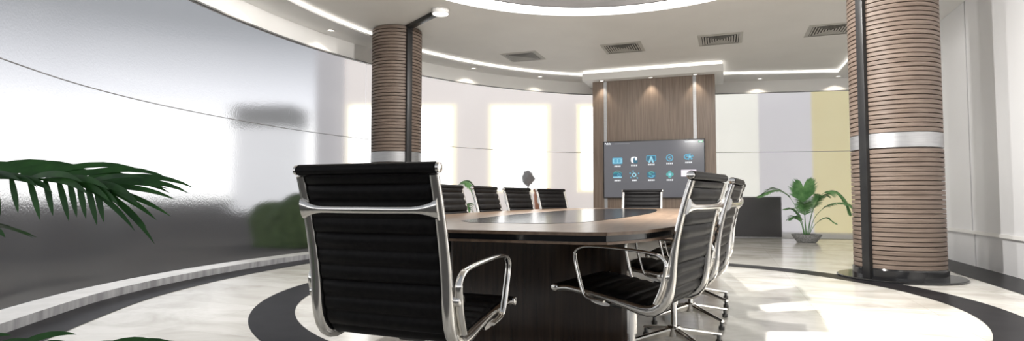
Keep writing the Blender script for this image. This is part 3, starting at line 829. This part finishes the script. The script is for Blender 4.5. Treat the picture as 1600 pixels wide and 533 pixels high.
# ------------------------------------------------------------------ outdoors, seen blurred through the frosted glass
M['asphalt'] = noise_col(mat('dark_paving', rough=.9, spec=.1), (.12, .116, .11), (.145, .138, .132), ns=1)
M['paving'] = noise_col(mat('pale_paving', rough=.8, spec=.2), (.62, .61, .60), (.72, .71, .70), ns=2)
M['facade'] = mat('glowing_facade', (.7, .68, .66), rough=.9, emit=(.88, .81, .78), es=.58)  # emission stands in for sunlight on the facade
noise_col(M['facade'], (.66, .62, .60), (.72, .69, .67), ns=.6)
M['bright'] = mat('glowing_opening', (.9, .9, .9), emit=(1, 1, .99), es=2.2)  # panes glow by themselves; no sun falls on them
M['edge_halo'] = mat('edge_halo', (.8, .74, .55), emit=(.97, .91, .70), es=.72)  # yellowish halo around the bright openings, put into colour and glow
M['yellow'] = mat('glowing_yellow_render', (.75, .66, .36), rough=.9, emit=(.80, .72, .46), es=.42)  # yellow wall with daylight added as emission
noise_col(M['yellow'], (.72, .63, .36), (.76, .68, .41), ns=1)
M['lilac'] = mat('glowing_grey_render', (.7, .69, .71), rough=.9, emit=(.76, .73, .75), es=.42)  # added glow replaces outdoor light on this grey wall
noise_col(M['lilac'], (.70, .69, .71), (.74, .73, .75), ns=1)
M['cream'] = mat('glowing_cream_render', (.8, .8, .74), rough=.9, emit=(.92, .90, .82), es=.55)  # cream wall; its lit look comes partly from emission
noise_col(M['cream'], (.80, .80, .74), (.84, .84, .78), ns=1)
M['pale'] = mat('glowing_block_render', (.7, .7, .7), rough=.9, emit=(.9, .9, .92), es=.52)  # self-glowing so the block looks as bright as the sky
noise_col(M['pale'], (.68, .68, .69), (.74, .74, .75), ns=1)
M['roof_grey'] = noise_col(mat('glowing_grey_roof', rough=.9, emit=(.5, .5, .5), es=.2), (.30, .30, .30), (.36, .36, .36), ns=2)  # faint emission lifts the roof band in place of daylight
M['mid_grey'] = mat('glowing_mid_grey_render', (.5, .5, .5), rough=.9, emit=(.6, .58, .6), es=.42)  # pillar brightness is mostly built-in glow, not received light
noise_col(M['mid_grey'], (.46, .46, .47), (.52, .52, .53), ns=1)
M['dark_wall'] = noise_col(mat('dark_grey_wall', rough=.9), (.085, .083, .085), (.105, .10, .10), ns=3)
M['grey_block'] = noise_col(mat('grey_concrete', rough=.9), (.30, .30, .31), (.36, .36, .37), ns=2)
M['hedge'] = noise_col(mat('hedge_leaves', rough=.8), (.05, .085, .03), (.10, .155, .06), ns=12, bump=.5)
M['terracotta'] = noise_col(mat('terracotta', rough=.8), (.55, .22, .12), (.65, .3, .18), ns=4)

bm = bmesh.new()
for x0, x1, y0, y1 in ((-200, RU+60, -60, 200),): 
    vs = [bm.verts.new(p) for p in ((x0, y0, -.09), (x1, y0, -.09), (x1, y1, -.09), (x0, y1, -.09))]; bm.faces.new(vs)
tag(finish('outdoor_ground', bm, M['asphalt'], smooth=False), kind='structure')
bm = bmesh.new(); strip_flat(bm, offset_curve(FULL, .03), offset_curve(FULL, .4), -.04)
strip_flat(bm, [(-1.5, 7.6), (12, 9.0)], [(-4, 13), (12, 14)], -.045)
tag(finish('outdoor_pavement', bm, M['paving'], smooth=False), kind='structure')

# pale building beyond the curved glass at the back
bd = empty('building', (-4.005, 8.46, 0), math.radians(20), 'pale building with bright openings behind the frosted glass left of wood panel', 'building')
def bpart(name, x0, x1, z0, z1, y, d, m, par):
    bm = bmesh.new(); box(bm, x0, x1, y, y+d, z0, z1); return finish(name, bm, m, par, smooth=False)
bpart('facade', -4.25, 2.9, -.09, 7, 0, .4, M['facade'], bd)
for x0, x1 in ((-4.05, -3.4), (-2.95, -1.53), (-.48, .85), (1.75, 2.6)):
    fr = bpart('halo_frame', x0-.11, x1+.11, .98, 3.20, -.03, .06, M['edge_halo'], bd)  # sheet carrying the painted halo around the pane
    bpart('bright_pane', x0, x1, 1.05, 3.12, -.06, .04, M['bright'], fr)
# rendered walls beyond the straight glass on the right
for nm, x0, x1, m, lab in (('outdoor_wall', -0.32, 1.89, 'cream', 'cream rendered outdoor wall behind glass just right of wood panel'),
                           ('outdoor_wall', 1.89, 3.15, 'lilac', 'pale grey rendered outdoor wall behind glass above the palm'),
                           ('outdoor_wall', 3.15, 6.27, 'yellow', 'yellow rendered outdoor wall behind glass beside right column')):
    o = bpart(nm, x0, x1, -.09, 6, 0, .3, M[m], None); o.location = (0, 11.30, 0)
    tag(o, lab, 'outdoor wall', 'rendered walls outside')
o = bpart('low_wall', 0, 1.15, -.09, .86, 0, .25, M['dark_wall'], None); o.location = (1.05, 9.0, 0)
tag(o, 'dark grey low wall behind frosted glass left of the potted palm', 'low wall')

def blob(name, loc, sx, sy, sz, m, lab, cat, seed):
    bm = bmesh.new(); bmesh.ops.create_icosphere(bm, subdivisions=4, radius=1)
    rnd = random.Random(seed); offs = [Vector((rnd.uniform(-1, 1), rnd.uniform(-1, 1), rnd.uniform(-1, 1)))*6 for _ in range(5)]
    for v in bm.verts:
        k = 1+sum(.05*math.sin(v.co.dot(q)*1.3+i) for i, q in enumerate(offs))
        v.co = Vector((v.co.x*sx, v.co.y*sy, v.co.z*sz))*k
    o = finish(name, bm, m); o.location = loc
    return tag(o, lab, cat)
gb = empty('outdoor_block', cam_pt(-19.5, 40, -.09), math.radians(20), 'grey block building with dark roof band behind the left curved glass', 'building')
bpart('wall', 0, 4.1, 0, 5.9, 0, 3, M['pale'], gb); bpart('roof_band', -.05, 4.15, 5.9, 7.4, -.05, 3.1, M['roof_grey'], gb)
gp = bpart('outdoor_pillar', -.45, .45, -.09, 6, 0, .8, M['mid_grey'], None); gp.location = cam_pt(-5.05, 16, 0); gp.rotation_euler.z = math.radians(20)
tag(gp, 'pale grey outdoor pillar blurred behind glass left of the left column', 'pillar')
blob('hedge', cam_pt(-4.35, 11.2, .1), .75, .5, .75, M['hedge'], 'green hedge blurred behind the curved glass beside the near chair', 'hedge', 3)
sh = empty('clipped_shrub', cam_pt(.36, 13, -.05), 0, 'small dark ball shrub on a thin stem blurred behind glass above the chairs', 'shrub')
o = blob('foliage', (0, 0, 1.33), .14, .14, .18, M['grey_block'], None, None, 5); o.parent = sh
bm = bmesh.new(); tube(bm, [(0, 0, 0), (.01, 0, .6), (0, 0, 1.2)], .02, 8); finish('stem', bm, M['dark_wall'], sh)
ur = empty('terracotta_urn', cam_pt(.66, 12.6, -.05), 0, 'tall reddish terracotta urn blurred behind glass above the chairs across the table', 'urn')
bm = bmesh.new(); lathe(bm, [(.10, 0), (.12, .03), (.16, .6), (.19, .95), (.17, 1.02)], 28); finish('body', bm, M['terracotta'], ur)
bm = bmesh.new(); lathe(bm, [(.17, 1.01), (.20, 1.03), (.20, 1.08), (.17, 1.09)], 28); finish('rim', bm, M['terracotta'], ur)
# ------------------------------------------------------------------ world, lights, camera
wd = bpy.data.worlds.new('sky'); sc.world = wd; wd.use_nodes = True
nt = wd.node_tree; bg = nt.nodes['Background']
tc = nt.nodes.new('ShaderNodeTexCoord'); sp = nt.nodes.new('ShaderNodeSeparateXYZ'); rp = nt.nodes.new('ShaderNodeValToRGB')
cr = rp.color_ramp
cr.elements[0].position = 0; cr.elements[0].color = (.80, .80, .80, 1)
cr.elements[1].position = 1; cr.elements[1].color = (.16, .17, .19, 1)
for p_, c_ in ((.02, (.92, .92, .93, 1)), (.09, (1, 1, 1, 1)), (.16, (.66, .67, .71, 1)), (.26, (.26, .27, .29, 1))):
    e = cr.elements.new(p_); e.color = c_
nt.links.new(tc.outputs['Generated'], sp.inputs['Vector']); nt.links.new(sp.outputs['Z'], rp.inputs['Fac']); nt.links.new(rp.outputs['Color'], bg.inputs['Color'])
bg.inputs['Strength'].default_value = 1.35

def lamp(name, kind, loc, energy, color=(1, 1, 1), size=.1, **kw):
    ld = bpy.data.lights.new(name, kind); ld.energy = energy; ld.color = color
    if kind == 'AREA': ld.size = size; ld.shape = 'DISK'
    else: ld.shadow_soft_size = size
    for k, v in kw.items(): setattr(ld, k, v)
    o = bpy.data.objects.new(name, ld); COL.objects.link(o); o.location = loc
    return o
def spot(name, loc, aim, energy, deg, blend, size=.04):
    o = lamp(name, 'SPOT', loc, energy, (1, .975, .94), size, spot_size=math.radians(deg), spot_blend=blend)
    o.rotation_euler = (Vector(aim)-Vector(loc)).to_track_quat('-Z', 'Y').to_euler()
spot('unseen_spot', (.10, -1.7, 2.8), (2.7, .3, 0), 820, 125, .8)
spot('unseen_spot', (.25, -.5, 3.3), (2.2, .6, 0), 260, 130, .8)
lamp('fill_lamp', 'POINT', (-1.3, .3, 3.3), 130, (1, .975, .94), .06)  # unseen lamp added as fill for the left part of the floor
spot('unseen_spot', (-.5, -1.0, 3.3), (-3.6, -.8, 0), 420, 120, .9)  # added spot, out of view, to brighten the floor on the left

lamp('fill_lamp', 'POINT', (.8, 1.1, 3.44), 170, (1, .975, .94), .06)  # added lamp tucked into the recess to lift the far floor

cam = bpy.data.cameras.new('camera'); co = bpy.data.objects.new('camera', cam); COL.objects.link(co)
cam.sensor_width = 36; cam.lens = 36*900/1600; cam.clip_start = .05; cam.clip_end = 500
co.location = (.954, -5.165, .84)
co.rotation_euler = (math.radians(90)+math.atan(42.5/900), 0, math.radians(20))
sc.camera = co
sc.view_settings.view_transform = 'Standard'
sc.view_settings.look = 'None'
sc.view_settings.exposure = .12
sc.cycles.use_denoising = True
sc.cycles.max_bounces = 10; sc.cycles.diffuse_bounces = 4; sc.cycles.glossy_bounces = 5; sc.cycles.transmission_bounces = 8
sc.cycles.sample_clamp_indirect = 6.0
